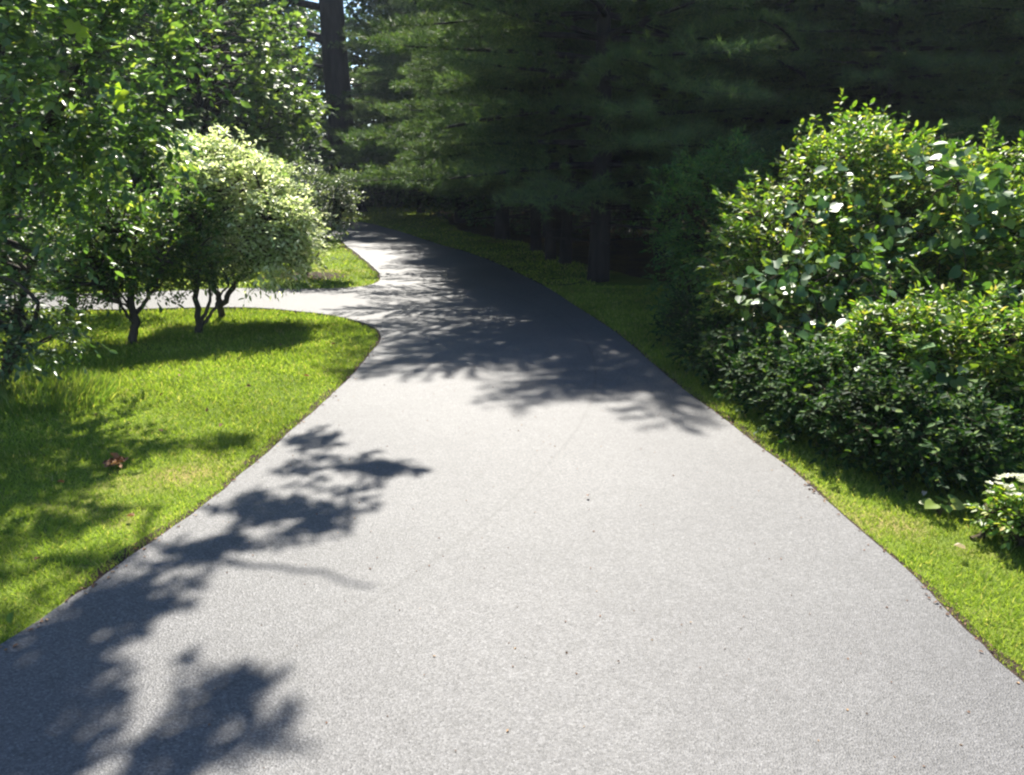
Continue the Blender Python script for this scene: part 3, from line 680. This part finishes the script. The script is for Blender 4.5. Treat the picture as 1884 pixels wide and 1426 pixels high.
# grapevine sprawling over the shrubs: big blue-green leaves
def vine(name, label, patches, n, ll, mat):
    base = at(*patches[0][:3]); base[2] = 0; root = thing(name, base, label, 'vine')
    pos = []
    for (px, py, d, rx, ry, k) in patches:
        c = at(px, py, d); m = int(n*k)
        q = c + R.normal(size=(m, 3))*np.array([rx*d/F, .16, ry*d/F])*.55; pos.append(q)
    pos = np.vstack(pos); m = len(pos)
    d = unit(np.stack([R.normal(size=m)*.9, -.4+R.normal(size=m)*.6, -.35+R.normal(size=m)*.5], 1))
    nn = unit(np.stack([R.normal(size=m)*.6, -.25+R.normal(size=m)*.5, .8+R.normal(size=m)*.35], 1))
    lg = Geo(); put_leaves(lg, pos, d, nn, ll*R.uniform(.55, 1.15, m), leaf_template(1.05, .2, 'heart'))
    g = Geo(); prev = base
    for (px, py, dd, rx, ry, k) in patches:
        c = at(px, py, dd) + np.array([0, .28, 0]); tube(g, bend(prev, c, .12, 12, .05), np.linspace(.007, .004, 12), 5)
        for _ in range(5):
            e = c + R.normal(size=3)*np.array([rx*dd/F, .1, ry*dd/F])*.8; tube(g, bend(c, e, .15, 6), np.linspace(.006, .002, 6), 4)
        prev = c
    g.build('stem', TWIG, root, True, base); lg.build('leaves', mat, root, False, base)
vine('grapevine', 'grapevine with big blue green leaves hanging on the front of the tallest shrub',
     [(1470, 500, 7.0, 90, 60, .2), (1540, 400, 7.4, 90, 60, .2), (1500, 590, 6.9, 80, 50, .15), (1620, 500, 7.0, 70, 60, .18), (1540, 760, 6.0, 60, 25, .07), (1660, 430, 7.3, 90, 40, .12), (1650, 600, 6.2, 90, 50, .12), (1480, 690, 6.6, 90, 40, .12), (1720, 700, 5.6, 90, 40, .1), (1400, 560, 7.2, 50, 60, .1), (1560, 650, 6.3, 110, 50, .1), (1380, 640, 7.2, 60, 40, .07)], 330, .10, LF_VINE)
vine('grapevine', 'grapevine with pale shining leaves over the shrub top at the right edge',
     [(1800, 340, 7.0, 90, 40, .4), (1720, 290, 7.4, 60, 30, .2), (1850, 380, 6.9, 60, 40, .3), (1760, 440, 7.0, 90, 40, .25), (1800, 560, 6.4, 90, 50, .2)], 170, .108, LF_VINE)

# pale flowering plant and weeds at the right foot
fb = gd(1885, 1000)
shrub('flowering_plant', 'low plant with cream white flower heads at the right edge', fb,
      [(fb+(0, 0, .15), (.24, .2, .12))], 60, (.045, .5, .2), LF_FRESH, (7, .09, 7), n_st=6)
r_ = [o for o in C.objects if o.name == 'flowering_plant'][0]
for _ in range(60):
    a = R.uniform(0, 6.28); q = math.sqrt(R.random()); lg = Geo()
    c = fb + np.array([.24*q*math.cos(a)-.03, .2*q*math.sin(a), .27+.13*math.sqrt(1-q*q)]) - np.array(r_.location); k = 6
    ang = np.arange(k)*1.047+R.random()
    dd = unit(np.stack([np.cos(ang), np.sin(ang), R.uniform(.1, .5, k)], 1))
    put_leaves(lg, np.repeat(c[None], k, 0), dd, np.repeat(np.array([[0, -.2, 1.]]), k, 0)+R.normal(size=(k, 3))*.2, .026*np.ones(k), leaf_template(.6, .1))
    lg.build('flower', FLOWER, r_)
def weed(name, label, c, n, ll, mat, h=.1, kind='heart', cat='weed'):
    c = np.array(c, float); c[2] = 0; root = thing(name, c, label, cat)
    g = Geo(); lg = Geo()
    for i in range(n):
        a = i*2.4+R.normal()*.2; e = np.array([math.cos(a)*ll*.7, math.sin(a)*ll*.7, h*R.uniform(.6, 1.1)])
        tube(g, bend((0, 0, 0), e, .05, 5, .1), np.linspace(.004, .002, 5), 4)
        put_leaves(lg, e[None], np.array([[math.cos(a), math.sin(a), -.1]]), np.array([[0, -.35, 1.]])+R.normal(size=(1, 3))*.15, [ll*R.uniform(.8, 1.2)], leaf_template(1.0, .2, kind))
    g.build('stem', TWIG, root, True); lg.build('leaves', mat, root)
weed('weed', 'single bright yellow green broad leaved weed on the grass below the hedge', gd(1728, 950), 6, .085, LF_FRESH, .10)

# --- litter on the ground
def litter(name, label, c, n, ll, mat, spread=.04, z=.03, cat='leaf', group=None):
    c = np.array(c, float); c[2] = z
    pos = R.normal(size=(n, 3))*np.array([spread, spread, 0]) + np.array([0, 0, 0]); pos[:, 2] = R.random(n)*.02
    lg = Geo(); put_leaves(lg, pos, np.stack([R.normal(size=n), R.normal(size=n), R.random(n)*.5], 1), np.stack([R.normal(size=n)*.4, R.normal(size=n)*.4, np.ones(n)], 1), ll*R.uniform(.7, 1.2, n), leaf_template(.7, .9))
    o = lg.build(name, mat); o.location = tuple(c); return tag(o, label, cat, group)
litter('dead_leaf_clump', 'dark brown clump of dead leaves lying on the left lawn', gd(216, 862), 22, .07, DEAD, .03, .035, 'leaf clump')
litter('fallen_leaf', 'pale fallen leaf on the grass near the flowering plant', gd(1770, 1027), 1, .07, PALE_DEAD, .012, .045)
litter('fallen_leaf', 'whitish fallen leaf on grass beside the bright weed', gd(1692, 928), 1, .055, PALE_DEAD, .02, .045)
litter('fallen_leaf', 'tiny brown leaf alone in the middle of the paving', gd(1083, 923), 1, .03, DEAD, .0, .03)
litter('fallen_leaf', 'brown leaf on the sunny middle of the left lawn', gd(290, 738), 1, .06, DEAD, .02, .04)
litter('fallen_leaf', 'small pale leaf on the lawn at the lower left paving edge', gd(30, 1165), 1, .05, LF_FRESH, .02, .045)
litter('fallen_leaf', 'yellowish leaf at the right paving edge beside the hedge', gd(1497, 900), 1, .045, PALE_DEAD, .02, .035)
# crumbs of bark and leaf collected along the right paving edge
cr = Geo(); base = np.vstack([ER[R.integers(0, len(ER), 900)], EL[R.integers(0, len(EL), 700)]+np.array([.03, 0])]); ok = (base[:, 1] < 12) & (base[:, 1] > 1.5); base = base[ok]
pp = np.column_stack([base[:, 0]+np.abs(R.normal(size=len(base)))*.04-.03, base[:, 1]+R.normal(size=len(base))*.03, np.full(len(base), .032)])
put_leaves(cr, pp, R.normal(size=pp.shape)*np.array([1, 1, .1]), np.array([0, 0, 1.])+R.normal(size=pp.shape)*.4, .022*R.uniform(.5, 1.3, len(pp)), leaf_template(.6, .5))
tag(cr.build('leaf_litter', DEAD), 'crumbs of dead leaf and bark gathered along the paving edges', 'litter', kind='stuff')

for i, (px, py) in enumerate([(380, 768), (412, 792), (330, 700), (520, 640), (455, 720), (300, 806), (120, 900), (560, 700), (180, 770), (610, 640), (250, 960), (75, 1040)]):
    litter('fallen_leaf', 'small brown dead leaf lying in the grass of the left lawn', gd(px, py), 1, .05, DEAD, 0, .035, 'leaf', 'dead leaves on the left lawn')
for i, (px, py) in enumerate([(1004, 520), (1030, 524), (1012, 512)]):
    a_ = gd(px, py, .034); g = Geo(); tube(g, bend((0, 0, 0), (R.uniform(.25, .5), R.uniform(-.2, .3), 0), .08, 6), np.linspace(.009, .004, 6), 5)
    o = g.build('fallen_twig', TWIG); o.location = tuple(a_)
    tag(o, 'fallen twig lying on the shaded paving near the pines', 'twig', 'fallen twigs on the shaded paving')
gr = Geo(); n_ = 420; q = np.stack([R.uniform(-2.6, 2.6, n_), R.uniform(2.2, 9, n_)], 1); q = q[inside(road, q[:, 0], q[:, 1])]
put_leaves(gr, np.column_stack([q, np.full(len(q), .029)]), R.normal(size=(len(q), 3))*np.array([1, 1, .3]), np.array([0, 0, 1.])+R.normal(size=(len(q), 3))*.5, .010*R.uniform(.5, 1.6, len(q)), leaf_template(.7, .6))
tag(gr.build('grit', DEAD), 'crumbs of grit and leaf scattered over the paving', 'grit', kind='stuff')

# box volume added to imitate backlight veiling, even round the whole place
m_h, nt_h, out_h = new_mat('backlight_veil')
pv = nt_h.nodes.new('ShaderNodeVolumePrincipled'); pv.inputs['Color'].default_value = (.75, .85, 1, 1); pv.inputs['Density'].default_value = .0005; pv.inputs['Anisotropy'].default_value = .3
nt_h.links.new(pv.outputs[0], out_h.inputs['Volume'])
g = Geo(); X, Y0, Y1, Z0, Z1 = 270, -70, 410, -1, 26
g.add([(-X, Y0, Z0), (X, Y0, Z0), (X, Y1, Z0), (-X, Y1, Z0), (-X, Y0, Z1), (X, Y0, Z1), (X, Y1, Z1), (-X, Y1, Z1)],
      [(0, 3, 2, 1), (4, 5, 6, 7), (0, 1, 5, 4), (1, 2, 6, 5), (2, 3, 7, 6), (3, 0, 4, 7)])
tag(g.build('backlight_veil', m_h), 'thin bluish volume added to imitate veiling from backlight', 'backlight_veil', kind='stuff')
